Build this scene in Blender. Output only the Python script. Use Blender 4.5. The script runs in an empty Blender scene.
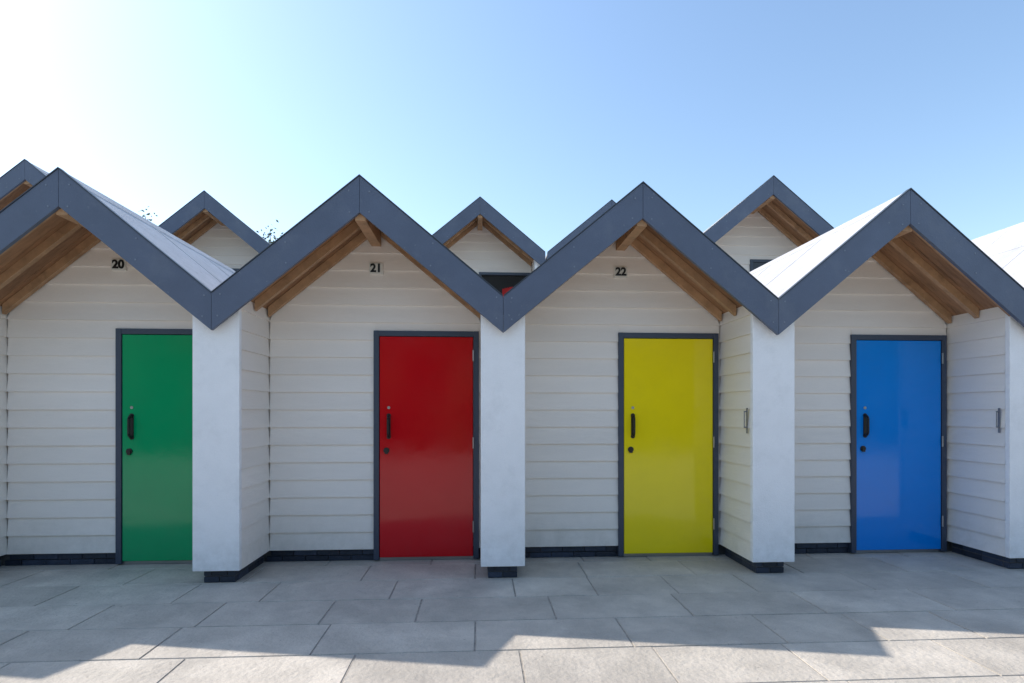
import bpy, math, random
from mathutils import Vector, Matrix, noise
random.seed(7)
scene=bpy.context.scene
S=2.2; SL=0.827; ZPK=3.132; BT=0.280; DP=0.075; DW=0.724; W=0.35; L=2.95; ZW=0.107
HS=S/2

# ---------------------------------------------------------------- materials
def mat(name, base, rough=0.6, var=0.0, scale=4.0, bump=0.0, bscale=60.0, tint=0.0, spec=0.5, dirt=None, dirtscale=3.0, dirtamt=0.5, stretch=(1,1,1), metal=0.0, rvar=0.0, dlo=0.52, dhi=0.72, fine=0.0, spots=None, spotscale=14, base_dirt=None):
    m=bpy.data.materials.new(name); m.use_nodes=True
    nt=m.node_tree; N=nt.nodes; Lk=nt.links
    b=N['Principled BSDF']
    b.inputs['Roughness'].default_value=rough
    b.inputs['Metallic'].default_value=metal
    b.inputs['Specular IOR Level'].default_value=spec
    geo=N.new('ShaderNodeNewGeometry')
    mp=N.new('ShaderNodeMapping'); mp.inputs['Scale'].default_value=stretch
    Lk.new(geo.outputs['Position'],mp.inputs['Vector'])
    col=N.new('ShaderNodeRGB'); col.outputs[0].default_value=(*base,1)
    cur=col.outputs[0]
    def scaleby(cur,sock):
        vm=N.new('ShaderNodeVectorMath'); vm.operation='SCALE'
        Lk.new(cur,vm.inputs[0]); Lk.new(sock,vm.inputs['Scale']); return vm.outputs[0]
    def mixto(cur,f,c):
        mx=N.new('ShaderNodeMix'); mx.data_type='RGBA'
        Lk.new(f,mx.inputs['Factor']); Lk.new(cur,mx.inputs['A']); mx.inputs['B'].default_value=(*c,1)
        return mx.outputs['Result']
    def nz(sc,det,rg,lo,hi,a,c,vec=None):
        n=N.new('ShaderNodeTexNoise'); n.inputs['Scale'].default_value=sc; n.inputs['Detail'].default_value=det; n.inputs['Roughness'].default_value=rg
        Lk.new(vec or mp.outputs[0],n.inputs['Vector'])
        mr=N.new('ShaderNodeMapRange'); mr.inputs['From Min'].default_value=lo; mr.inputs['From Max'].default_value=hi
        mr.inputs['To Min'].default_value=a; mr.inputs['To Max'].default_value=c
        Lk.new(n.outputs['Fac'],mr.inputs['Value']); return mr.outputs[0]
    if var>0: cur=scaleby(cur,nz(scale,8,.65,.3,.7,1-var,1+var))
    if fine>0: cur=scaleby(cur,nz(120,4,.7,.3,.7,1-fine,1+fine,geo.outputs['Position']))
    if tint>0:
        a=N.new('ShaderNodeAttribute'); a.attribute_name='tint'
        mr=N.new('ShaderNodeMapRange'); mr.inputs['To Min'].default_value=1-tint; mr.inputs['To Max'].default_value=1+tint
        Lk.new(a.outputs['Fac'],mr.inputs['Value']); cur=scaleby(cur,mr.outputs[0])
    if dirt: cur=mixto(cur,nz(dirtscale,10,.7,dlo,dhi,0,dirtamt),dirt)
    if spots: cur=mixto(cur,nz(spotscale,3,.5,.68,.74,0,.55,geo.outputs['Position']),spots)
    if base_dirt:   # splash-back soiling close to the ground
        sep=N.new('ShaderNodeSeparateXYZ'); Lk.new(geo.outputs['Position'],sep.inputs[0])
        mr=N.new('ShaderNodeMapRange'); mr.inputs['From Min'].default_value=0.10; mr.inputs['From Max'].default_value=0.50
        mr.inputs['To Min'].default_value=1.0; mr.inputs['To Max'].default_value=0.0
        Lk.new(sep.outputs['Z'],mr.inputs['Value'])
        mu=N.new('ShaderNodeMath'); mu.operation='MULTIPLY'
        Lk.new(mr.outputs[0],mu.inputs[0]); Lk.new(nz(9,8,.7,.35,.7,0,.4,geo.outputs['Position']),mu.inputs[1])
        cur=mixto(cur,mu.outputs[0],base_dirt)
    Lk.new(cur,b.inputs['Base Color'])
    if rvar>0: Lk.new(nz(5,6,.6,.3,.7,max(0.02,rough-rvar),rough+rvar,geo.outputs['Position']),b.inputs['Roughness'])
    if bump>0:
        n=N.new('ShaderNodeTexNoise'); n.inputs['Scale'].default_value=bscale; n.inputs['Detail'].default_value=6
        Lk.new(mp.outputs[0],n.inputs['Vector'])
        bp=N.new('ShaderNodeBump'); bp.inputs['Strength'].default_value=bump; bp.inputs['Distance'].default_value=0.01
        Lk.new(n.outputs['Fac'],bp.inputs['Height']); Lk.new(bp.outputs[0],b.inputs['Normal'])
    return m

M_side=mat('painted_cladding',(0.88,0.815,0.755),0.5,var=0.03,scale=3,tint=0.03,bump=0.18,bscale=40,dirt=(0.62,0.58,0.52),dirtscale=1.2,dirtamt=0.16,stretch=(.35,.35,2),fine=.02,base_dirt=(0.50,0.46,0.40))
M_pier=mat('white_render',(0.90,0.89,0.90),0.7,var=0.03,scale=5,bump=0.35,bscale=90,dirt=(0.55,0.55,0.55),dirtscale=4,dirtamt=0.22,fine=.03,base_dirt=(0.45,0.43,0.40))
M_board=mat('grey_fascia',(0.098,0.120,0.176),0.5,var=0.10,scale=3,bump=0.15,bscale=70,tint=0.05,dirt=(0.17,0.19,0.23),dirtscale=2.5,dirtamt=0.45,fine=.06,spots=(0.22,0.24,0.27),spotscale=30)
M_frame=mat('grey_door_frame',(0.050,0.065,0.10),0.4,var=0.05,bump=0.05)
M_roof=mat('white_roof_membrane',(0.50,0.50,0.52),0.8,var=0.14,scale=6,bump=0.5,bscale=70,dirt=(0.28,0.28,0.28),dirtscale=3.0,dirtamt=0.65,fine=.14,spots=(.22,.22,.20),spotscale=22)
M_edge=mat('roof_edge_trim',(0.045,0.055,0.072),0.45,var=0.05)
M_wood=mat('soffit_timber',(0.35,0.185,0.095),0.65,var=0.25,scale=5,tint=0.18,bump=0.3,bscale=30,stretch=(1,6,1),dirt=(0.07,0.035,0.018),dirtscale=3,dirtamt=0.65)
M_wood2=mat('rafter_timber',(0.46,0.27,0.145),0.6,var=0.2,scale=9,tint=0.12,bump=0.3,bscale=50,dirt=(0.12,0.06,0.03),dirtscale=5,dirtamt=0.5)
M_black=mat('black_plastic',(0.012,0.012,0.014),0.35,var=0.05)
M_metal=mat('brushed_steel',(0.45,0.45,0.46),0.35,metal=1.0,var=0.05)
M_dsteel=mat('galvanised_steel',(0.24,0.24,0.25),0.5,metal=0.4,var=0.1)
M_screw=mat('screw_head',(0.20,0.22,0.27),0.5,metal=0.2)
M_plate=mat('number_plate',(0.75,0.73,0.68),0.4)
M_mortar=mat('brick_mortar',(0.10,0.10,0.105),0.9,var=0.2,bump=0.4)
M_brick=mat('engineering_brick',(0.025,0.035,0.060),0.5,var=0.3,scale=12,tint=0.4,bump=0.4,bscale=50)
M_dark=mat('painted_interior_shade',(0.015,0.014,0.014),0.8,var=0.1)  # near-black colour painted in for the shade inside a doorway
M_towel=mat('red_fabric',(0.45,0.02,0.02),0.9,var=0.2,bump=0.5)
def door_mat(n,c): return mat(n,c,0.10,var=0.03,scale=2,bump=0.05,bscale=8,spec=0.5,rvar=0.04,dirt=tuple(x*0.85+0.01 for x in c),dirtscale=5,dirtamt=0.25)
D={'green':door_mat('green_gloss',(0.001,0.35,0.13)),'red':door_mat('red_gloss',(0.60,0.002,0.010)),
   'yellow':door_mat('yellow_gloss',(0.97,0.76,0.008)),'blue':door_mat('blue_gloss',(0.001,0.235,0.76)),
   'grey':mat('dark_grey_door',(0.04,0.05,0.07),0.4,var=0.05),'open':M_dark}

# ---------------------------------------------------------------- mesh helper
class MB:
    def __init__(s): s.v=[];s.f=[];s.t=[]
    def poly(s,pts,t=None):
        i=len(s.v); s.v+=[tuple(p) for p in pts]; s.f.append(list(range(i,i+len(pts)))); s.t.append(random.random() if t is None else t)
    def box(s,x0,x1,y0,y1,z0,z1,t=None):
        t=random.random() if t is None else t
        i=len(s.v)
        s.v+=[(x0,y0,z0),(x1,y0,z0),(x1,y1,z0),(x0,y1,z0),(x0,y0,z1),(x1,y0,z1),(x1,y1,z1),(x0,y1,z1)]
        for f in ((0,3,2,1),(4,5,6,7),(0,1,5,4),(1,2,6,5),(2,3,7,6),(3,0,4,7)):
            s.f.append([i+a for a in f]); s.t.append(t)
    def prism(s,prof,y0,y1,t=None):
        t=random.random() if t is None else t
        n=len(prof); i=len(s.v)
        s.v+=[(x,y0,z) for x,z in prof]+[(x,y1,z) for x,z in prof]
        s.f.append([i+k for k in range(n)]); s.t.append(t)
        s.f.append([i+n+k for k in reversed(range(n))]); s.t.append(t)
        for k in range(n):
            k2=(k+1)%n
            s.f.append([i+k,i+n+k,i+n+k2,i+k2]); s.t.append(t)
    def cyl(s,c,axis,r,h,n=16,r2=None):
        r2=r if r2 is None else r2
        ax=Vector(axis).normalized(); up=Vector((0,0,1)) if abs(ax.z)<.9 else Vector((1,0,0))
        a=ax.cross(up).normalized(); b=ax.cross(a); c=Vector(c); i=len(s.v); t=random.random()
        for k in range(n):
            th=2*math.pi*k/n; s.v.append(tuple(c+(a*math.cos(th)+b*math.sin(th))*r))
        for k in range(n):
            th=2*math.pi*k/n; s.v.append(tuple(c+ax*h+(a*math.cos(th)+b*math.sin(th))*r2))
        s.f.append([i+k for k in range(n)]);s.t.append(t); s.f.append([i+n+k for k in reversed(range(n))]);s.t.append(t)
        for k in range(n):
            k2=(k+1)%n; s.f.append([i+k,i+n+k,i+n+k2,i+k2]);s.t.append(t)
    def obj(s,name,m,parent=None,bevel=0.0,smooth=False):
        me=bpy.data.meshes.new(name); me.from_pydata(s.v,[],s.f); me.update()
        at=me.attributes.new('tint','FLOAT','FACE')
        for k,t in enumerate(s.t): at.data[k].value=t
        import bmesh
        bm=bmesh.new(); bm.from_mesh(me); bmesh.ops.recalc_face_normals(bm,faces=bm.faces); bm.to_mesh(me); bm.free()
        me.materials.append(m)
        o=bpy.data.objects.new(name,me); scene.collection.objects.link(o)
        if parent: o.parent=parent
        if bevel>0:
            md=o.modifiers.new('bevel','BEVEL'); md.width=bevel; md.segments=2; md.limit_method='ANGLE'
        if smooth:
            for p in me.polygons: p.use_smooth=True
        return o

ROOFTOP=0.006
RT=0.10
SOF=ROOFTOP+RT+0.022

def chev(off0,off1,hx=HS-0.0015,cx=0.0):
    zl=lambda x,o: ZPK-SL*abs(x)-o
    left=[(-hx,zl(hx,off1)),(-cx,zl(cx,off1)),(-cx,zl(cx,off0)),(-hx,zl(hx,off0))]
    right=[(cx,zl(cx,off1)),(hx,zl(hx,off1)),(hx,zl(hx,off0)),(cx,zl(cx,off0))]
    return left,right

def pier(par,xc,depth0=DP,depth1=DW):
    hw=W/2
    t=SOF+0.004
    prof=[(xc-hw,ZW),(xc+hw,ZW),(xc+hw,ZPK-SL*(HS-hw)-t),(xc,ZPK-SL*HS-t),(xc-hw,ZPK-SL*(HS-hw)-t)]
    b=MB(); b.prism(prof,depth0,depth0+0.045,0.5); b.obj('pier_front',M_pier,par,bevel=0.004)
    b=MB()
    e=0.024
    prof2=[(xc-hw+e,ZW+.004),(xc+hw-e,ZW+.004),(xc+hw-e,prof[2][1]),(xc,prof[3][1]-.002),(xc-hw+e,prof[2][1])]
    b.prism(prof2,depth0+0.045,depth1+0.03,0.5)
    h=0.155
    for sgn in (-1,1):
        z=ZW+0.002
        while z<2.2:
            z1=min(z+h,prof[2][1]-0.003)
            xo=xc+sgn*(hw); xi=xc+sgn*(hw-0.017); t_=random.random()
            y0,y1=depth0+0.048,depth1-0.002
            b.poly([(xo,y0,z),(xo,y1,z),(xi,y1,z1),(xi,y0,z1)],t_)
            b.poly([(xo,y0,z),(xo,y1,z),(xi,y1,z),(xi,y0,z)],t_)
            b.poly([(xo,y0,z),(xi,y0,z1),(xi,y0,z)],t_)
            z+=h
    b.obj('pier_side_cladding',M_side,par)
    b=MB(); i=0.055
    b.box(xc-hw+i+.006,xc+hw-i-.006,depth0+0.07,depth1,0.0,ZW+.006,0.5)
    b.obj('pier_plinth_core',M_mortar,par)
    b=MB()
    for r in range(2):
        z0=0.004+r*0.052; z1=z0+0.044
        w=W-2*i
        cuts=[0,0.5,1] if r==0 else [0,0.25,0.75,1]
        for a,c in zip(cuts[:-1],cuts[1:]):
            b.box(xc-w/2+a*w+.003,xc-w/2+c*w-.003,depth0+0.06,depth0+0.12,z0,z1)
        y=depth0+0.126
        while y<depth1-0.02:
            y2=min(y+0.2,depth1-.004)
            b.box(xc-w/2+.002,xc-w/2+.06,y,y2-.006,z0,z1); b.box(xc+w/2-.06,xc+w/2-.002,y,y2-.006,z0,z1)
            y=y2
    b.obj('pier_plinth_bricks',M_brick,par,bevel=0.002)

def digits(par,txt,x,z):
    cu=bpy.data.curves.new('digits','FONT'); cu.body=txt; cu.size=0.10; cu.extrude=0.002; cu.align_x='CENTER'; cu.align_y='CENTER'; cu.offset=0.004
    o=bpy.data.objects.new('tmp',cu); scene.collection.objects.link(o)
    bpy.context.view_layer.update()
    dg=bpy.context.evaluated_depsgraph_get()
    me=bpy.data.meshes.new_from_object(o.evaluated_get(dg)); bpy.data.objects.remove(o)
    me.materials.clear(); me.materials.append(M_black)
    n=bpy.data.objects.new('number_digits',me); scene.collection.objects.link(n)
    n.parent=par; n.location=(x,DW-0.033,z); n.rotation_euler=(math.pi/2,0,0)

def beach_hut(X,Y,Z,color,num=None,left_pier=False,latch=False):
    par=bpy.data.objects.new('beach_hut',None); par.location=(X,Y,Z); scene.collection.objects.link(par)
    for nm,pr in zip(('bargeboard_left','bargeboard_right'),chev(0,BT,HS-0.001,0.001)):
        b=MB(); b.prism(pr,0,0.032); b.obj(nm,M_board,par,bevel=0.0025)
    for nm,pr in zip(('edge_trim_left','edge_trim_right'),chev(-0.010,-0.0015,HS-0.004,0.0)):
        b=MB(); b.prism(pr,-0.006,0.045); b.obj(nm,M_edge,par)
    b=MB()
    for sg in (-1,1):
        for fx in (0.05,0.48,0.93):
            for dz in (0.06,BT-0.06):
                x=sg*fx*HS+sg*0.02
                b.cyl((x+random.uniform(-.012,.012),0.001,ZPK-SL*abs(x)-dz+random.uniform(-.008,.008)),(0,-1,0),0.0065,0.004,8)
    b.obj('screws',M_screw,par)
    b=MB()
    for pr in chev(ROOFTOP,ROOFTOP+RT,HS-0.001,0.0): b.prism(pr,0.034,L,0.5)
    b.obj('roof',M_roof,par)
    b=MB()
    for pr in chev(ROOFTOP-0.006,ROOFTOP-0.001,0.13,0.0): b.prism(pr,0.05,L-0.002,0.7)
    for y in (1.0,1.95):
        for pr in chev(ROOFTOP-0.004,ROOFTOP-0.0005,HS-0.002,0.131): b.prism(pr,y,y+0.05,0.3)
    b.obj('roof_laps',M_roof,par)
    b=MB()
    nb=5; y=0.036
    for i in range(nb):
        y2=y+(DW+0.02-0.036)/nb
        for pr in chev(ROOFTOP+RT+0.002,SOF,HS-0.004,0.0): b.prism(pr,y+.002,y2-.002)
        y=y2
    b.obj('soffit_boards',M_wood,par)
    b=MB()
    for y0,y1,dz in ((0.036,0.082,0.12),(0.36,0.405,0.085),(DW-0.075,DW-0.03,0.085)):
        for pr in chev(SOF+0.002,SOF+dz,HS-W/2-0.004,0.048): b.prism(pr,y0,y1)
    b.obj('rafters',M_wood2,par,bevel=0.002)
    b=MB(); b.box(-0.042,0.042,0.034,DW-0.004,2.80,ZPK-SOF-0.042,0.6); b.obj('ridge_beam',M_wood2,par,bevel=0.003)
    b=MB(); hb=HS-0.003; t=SOF+0.002
    b.prism([(-hb,ZW+.004),(hb,ZW+.004),(hb,ZPK-SL*hb-t),(0,ZPK-t),(-hb,ZPK-SL*hb-t)],DW+0.021,L-0.12,0.5)
    DXL,DXR,ZT=-0.022,0.91,2.049
    h=0.155; z=ZW; yw=DW
    def hx(zz): return max(0.0,min(HS-W/2,(ZPK-t-zz)/SL-0.002))
    def strip(xl0,xl1,xr0,xr1,za,zb):
        t_=random.random(); j=random.uniform(-.001,.001)
        yo=yw-0.020+j; yi=yw-0.003
        b.poly([(xl0,yo,za),(xr0,yo,za),(xr1,yi,zb),(xl1,yi,zb)],t_)
        b.poly([(xl0,yo,za),(xr0,yo,za),(xr0,yw+.02,za),(xl0,yw+.02,za)],t_)
        b.poly([(xl0,yo,za),(xl1,yi,zb),(xl1,yw+.02,zb),(xl0,yw+.02,za)],t_)
        b.poly([(xr0,yo,za),(xr1,yi,zb),(xr1,yw+.02,zb),(xr0,yw+.02,za)],t_)
    while z<ZPK-t-0.02:
        z1=min(z+h,ZPK-t)
        a0,a1=hx(z),hx(z1)
        if z<ZT:
            strip(-a0,-a1,DXL+.01,DXL+.01,z,z1)
            if a0>DXR: strip(DXR-.01,DXR-.01,a0,max(a1,DXR-.01),z,z1)
            if z1>ZT: strip(DXL+.01,DXL+.01,DXR-.01,DXR-.01,ZT,z1)
        else:
            strip(-a0,-a1,a0,a1,z,z1)
        z+=h
    b.obj('walls',M_side,par)
    b=MB(); b.box(-hb,hb,DW+0.03,L-0.13,0.0,ZW+.002,0.5); b.obj('plinth_core',M_mortar,par)
    b=MB()
    for r in range(2):
        x=-HS+W/2+(0 if r else -0.1)
        while x<HS-W/2:
            x2=x+0.2
            xa=max(x,-HS+W/2-.04); xb=min(x2-.006,HS-W/2+.04)
            if xb<DXL+.01: b.box(xa,xb,DW+0.012,DW+0.06,0.003+r*.052,0.047+r*.052)
            elif xa<DXL: b.box(xa,DXL-.002,DW+0.012,DW+0.06,0.003+r*.052,0.047+r*.052)
            x=x2
    b.obj('plinth_bricks',M_brick,par,bevel=0.002)
    fw=0.048; zb=0.012
    b=MB()
    b.box(DXL,DXL+fw,DW-0.035,DW+0.018,zb,ZT,.5); b.box(DXR-fw,DXR,DW-0.035,DW+0.018,zb,ZT,.5)
    b.box(DXL+fw,DXR-fw,DW-0.034,DW+0.018,ZT-fw,ZT-.0005,.5)
    b.obj('door_frame',M_frame,par,bevel=0.003)
    b=MB(); b.box(DXL+fw,DXR-fw,DW-0.005,DW+0.019,0.002,0.03,.5); b.obj('threshold',M_metal,par,bevel=0.002)
    if color=='open':
        b=MB(); b.box(DXL+fw+.002,DXR-fw-.002,DW+0.010,DW+0.018,0.034,ZT-fw-.002,.5); b.obj('doorway_shade_panel',M_dark,par)  # solid dark panel, its colour stands in for the shaded interior
        b=MB()
        for i in range(8):
            x0=0.40+i*0.042; yy=DW-0.004-0.008*(i%2)
            b.box(x0,x0+.043,yy,yy+.012,1.2-0.02*(i%3),1.80-0.012*abs(i-3.5)+random.uniform(-.006,.006))
        b.obj('hanging_red_towel',M_towel,par,bevel=.003)
    else:
        b=MB(); b.box(DXL+fw+.004,DXR-fw-.004,DW-0.026,DW+0.018,0.034,ZT-fw-.004,.5); b.obj('door',D[color],par,bevel=0.004)
        dx=DXL+fw
        b=MB(); hxp=dx+0.085; yf=DW-0.026
        pts=[(yf-0.002,1.105),(yf-0.032,1.115),(yf-0.045,1.135),(yf-0.045,1.265),(yf-0.032,1.285),(yf-0.002,1.295)]
        for (ya,za),(yb,zc) in zip(pts[:-1],pts[1:]):
            v=Vector((0,yb-ya,zc-za)); b.cyl((hxp,ya,za),v,0.0115,v.length,10)
        b.cyl((hxp,yf,1.105),(0,-1,0),0.019,0.008,16); b.cyl((hxp,yf,1.295),(0,-1,0),0.019,0.008,16)
        b.box(hxp-.016,hxp+.016,yf-.006,yf-.0005,1.10,1.30)
        b.obj('pull_handle',M_black,par,bevel=0.001)
        b=MB(); b.cyl((hxp-0.02,yf-.0005,0.985),(0,-1,0),0.026,0.010,20); b.box(hxp-.034,hxp-.006,yf-.018,yf-.009,0.955,0.995)
        b.obj('lock_escutcheon',M_black,par,bevel=0.001)
        b=MB(); b.cyl((hxp,yf-.0005,1.365),(0,-1,0),0.013,0.005,16); b.obj('lock_cylinder',M_metal,par)
        b=MB()
        for zz in (0.25,1.0,1.78):
            b.cyl((DXR-fw-.001,DW-0.041,zz),(0,0,1),0.007,0.10,8)
        b.obj('hinges',M_metal,par)
    if num:
        b=MB(); b.box(-0.060,0.060,DW-0.030,DW-0.004,2.552,2.647,.5); b.obj('number_plate',M_plate,par,bevel=0.002)
        digits(par,num,0,2.60)
    if latch:
        b=MB(); xf=HS-W/2
        b.box(xf-0.007,xf-0.0005,0.160,0.178,1.15,1.36); b.cyl((xf-.007,0.169,1.33),(-1,0,0),0.006,0.022,8)
        b.cyl((xf-.026,0.169,1.20),(0,0,1),0.0045,0.135,8); b.cyl((xf-.007,0.169,1.20),(-1,0,0),0.006,0.022,8)
        b.obj('door_holdback',M_dsteel,par,bevel=0.001)
    pier(par,HS)
    if left_pier: pier(par,-HS)
    return par

order=['yellow','blue','green','red','yellow','blue','green','red']
nums=['17','18','20','21','22',None,'24','25']
for i,k in enumerate(range(-3,5)):
    beach_hut(k*S,0,0,order[i],nums[i],left_pier=(k==-3),latch=(k in (1,2,3)))
T=1.79
up=[(-10.2,4.05,'blue'),(-8.0,4.05,'yellow'),(-5.55,4.05,'blue'),(-3.55,5.07,'grey'),(-1.31,5.07,'yellow'),(0.93,5.07,'open'),(3.16,5.07,'blue'),(5.39,3.96,'grey'),(11.2,3.96,'red'),(13.4,3.96,'green')]
for i,(x,y,c) in enumerate(up):
    beach_hut(x,y,T,c,None,left_pier=True if i in (0,2,3,7,8) else False)

# ---------------------------------------------------------------- ground
M_pave=mat('concrete_paving',(0.52,0.47,0.405),0.85,var=0.18,scale=2.6,tint=0.09,bump=0.9,bscale=30,dirt=(0.31,0.285,0.255),dirtscale=1.7,dirtamt=0.55,dlo=.46,dhi=.70,fine=.14,spec=.3,spots=(0.24,0.22,0.19),spotscale=26)
M_joint=mat('paving_joint_sand',(0.35,0.32,0.28),0.95,var=0.3,scale=30,bump=0.5,bscale=90)
b=MB(); b.poly([(-600,-600,-0.005),(600,-600,-0.005),(600,600,-0.005),(-600,600,-0.005)],.5)
b.obj('ground',M_joint)
b=MB(); rh=0.45; y=DW+0.3; r=0
while y>-11:
    x=-13-random.random()*0.9
    while x<15:
        w=random.choice((0.6,0.75,0.9,0.9,0.9)); g=0.003; c=0.004
        x0,x1,y0,y1=x+g,x+w-g,y-rh+g,y-g; dz=random.uniform(-.0012,.0012); t=random.random()
        i=len(b.v)
        jj=lambda: random.uniform(-.0012,.0012)
        b.v+=[(x0,y0,-.012),(x1,y0,-.012),(x1,y1,-.012),(x0,y1,-.012),(x0+c+jj(),y0+c+jj(),dz+jj()),(x1-c+jj(),y0+c+jj(),dz+jj()),(x1-c+jj(),y1-c+jj(),dz+jj()),(x0+c+jj(),y1-c+jj(),dz+jj())]
        for f in ((4,5,6,7),(0,1,5,4),(1,2,6,5),(2,3,7,6),(3,0,4,7)): b.f.append([i+a for a in f]); b.t.append(t)
        x+=w
    y-=rh; r+=1
b.obj('paving',M_pave)
M_ret=mat('retaining_concrete',(0.35,0.34,0.32),0.85,var=0.15,bump=0.4)
M_grass=mat('rough_grass',(0.07,0.10,0.03),0.95,var=0.3,scale=1,bump=1.0,bscale=20)
b=MB(); b.box(-60,60,3.4,3.6,-0.01,T+0.0,.5); b.obj('retaining_wall',M_ret,bevel=.01)
b=MB(); b.box(-60,60,3.601,9.0,-0.01,T-0.004,.5); b.obj('terrace_ground',M_ret)
b=MB(); b.poly([(-200,9.001,T-.01),(200,9.001,T-.01),(200,60,T+1),(-200,60,T+1)],.5); b.obj('grass_bank',M_grass)

# ---------------------------------------------------------------- planting
M_leaf=mat('leaves',(0.06,0.09,0.03),0.7,var=0.35,scale=2,tint=0.45)
M_bark=mat('bark',(0.10,0.075,0.05),0.9,var=0.3,bump=0.6)
def tree(x,y,z0,h,rad,n):
    par=bpy.data.objects.new('small_tree',None); par.location=(x,y,z0); scene.collection.objects.link(par)
    b=MB(); b.cyl((0,0,0),(0.02,0,1),0.07,h*0.55,10,0.045)
    tips=[]
    for k in range(22):
        a=random.uniform(0,6.28); st=Vector((0.01,0,h*random.uniform(.3,.55)))
        en=Vector((math.cos(a)*rad*random.uniform(.2,1),math.sin(a)*rad*random.uniform(.2,1),h*random.uniform(.75,1.0)))
        v=en-st; b.cyl(st,v,0.022,v.length,6,0.006); tips.append((st,en))
    b.obj('branches',M_bark,par)
    b=MB()
    for k in range(n):
        st,en=random.choice(tips); f=random.uniform(.45,1.05); p=st.lerp(en,f)+Vector([random.gauss(0,.09) for _ in range(3)])
        u=Vector([random.gauss(0,1) for _ in range(3)]).normalized(); w=u.cross(Vector([random.gauss(0,1) for _ in range(3)])).normalized()
        s=random.uniform(.025,.05)
        b.poly([p-u*s,p+w*s*.5,p+u*s,p-w*s*.5])
    b.obj('foliage',M_leaf,par)
tree(-4.0,9.3,T,3.78,0.5,1800)
tree(-6.35,9.3,T,4.12,0.55,1800)
tree(-1.2,9.6,T,3.2,0.6,900)
b=MB()  # unseen hedge behind the camera, added for the gloss doors to reflect
NX=160
def hp(i,j):
    prof=[(-12.6,0),(-12.4,1.5),(-12.5,3.2),(-12.9,4.2),(-14,4.5),(-15.2,4.2),(-15.6,0)]
    x=-40+i*0.5; y,z=prof[j]; d=noise.noise(Vector((x*.6,y,z*.9)))*0.45+noise.noise(Vector((x*2.1,y*2,z*2)))*0.2
    return (x,y+d,max(-.01,z+d*.8) if z>0 else -.01)
for i in range(NX):
    for j in range(6):
        b.poly([hp(i,j),hp(i+1,j),hp(i+1,j+1),hp(i,j+1)])
for k in range(9000):
    x=random.uniform(-25,25); z=random.uniform(.1,4.4); y=-12.45-0.25*max(0,z-3.2)+random.gauss(0,.22)
    p=Vector((x,y,z)); u=Vector([random.gauss(0,1) for _ in range(3)]).normalized(); w=u.cross(Vector([random.gauss(0,1) for _ in range(3)])).normalized(); s=random.uniform(.05,.11)
    b.poly([p-u*s,p+w*s*.5,p+u*s,p-w*s*.5])
b.obj('unseen_reflection_hedge',M_leaf)

# ---------------------------------------------------------------- camera
cam=bpy.data.cameras.new('camera'); co=bpy.data.objects.new('camera',cam); scene.collection.objects.link(co)
cam.sensor_width=36; cam.lens=562.5/1024*36; cam.shift_y=(411.75-341.5)/1024
cam.clip_start=0.05; cam.clip_end=3000
co.location=(0.9114,-4.3575,1.3285); co.rotation_euler=(math.pi/2,0,-0.0586)
scene.camera=co

# ---------------------------------------------------------------- light
sd=Vector((-1,0.455,1.0)).normalized()
el=math.asin(sd.z); az=math.atan2(sd.x,sd.y)
sun=bpy.data.lights.new('sun','SUN'); sun.energy=5.0; sun.angle=math.radians(0.5); sun.color=(1,0.93,0.84)
so=bpy.data.objects.new('sun',sun); scene.collection.objects.link(so)
so.rotation_euler=(-sd).to_track_quat('-Z','Y').to_euler()
w=bpy.data.worlds.new('World'); scene.world=w; w.use_nodes=True
nt=w.node_tree; bg=nt.nodes['Background']; sk=nt.nodes.new('ShaderNodeTexSky')
sk.sky_type='NISHITA'; sk.sun_disc=False; sk.sun_elevation=el; sk.sun_rotation=az
sk.air_density=1.3; sk.dust_density=0.9; sk.ozone_density=2.2
mul=nt.nodes.new('ShaderNodeVectorMath'); mul.operation='MULTIPLY'; mul.inputs[1].default_value=(1.02,1.04,1.05)
nt.links.new(sk.outputs[0],mul.inputs[0]); nt.links.new(mul.outputs[0],bg.inputs['Color']); bg.inputs['Strength'].default_value=0.235
scene.view_settings.view_transform='Standard'; scene.view_settings.look='None'; scene.view_settings.exposure=0
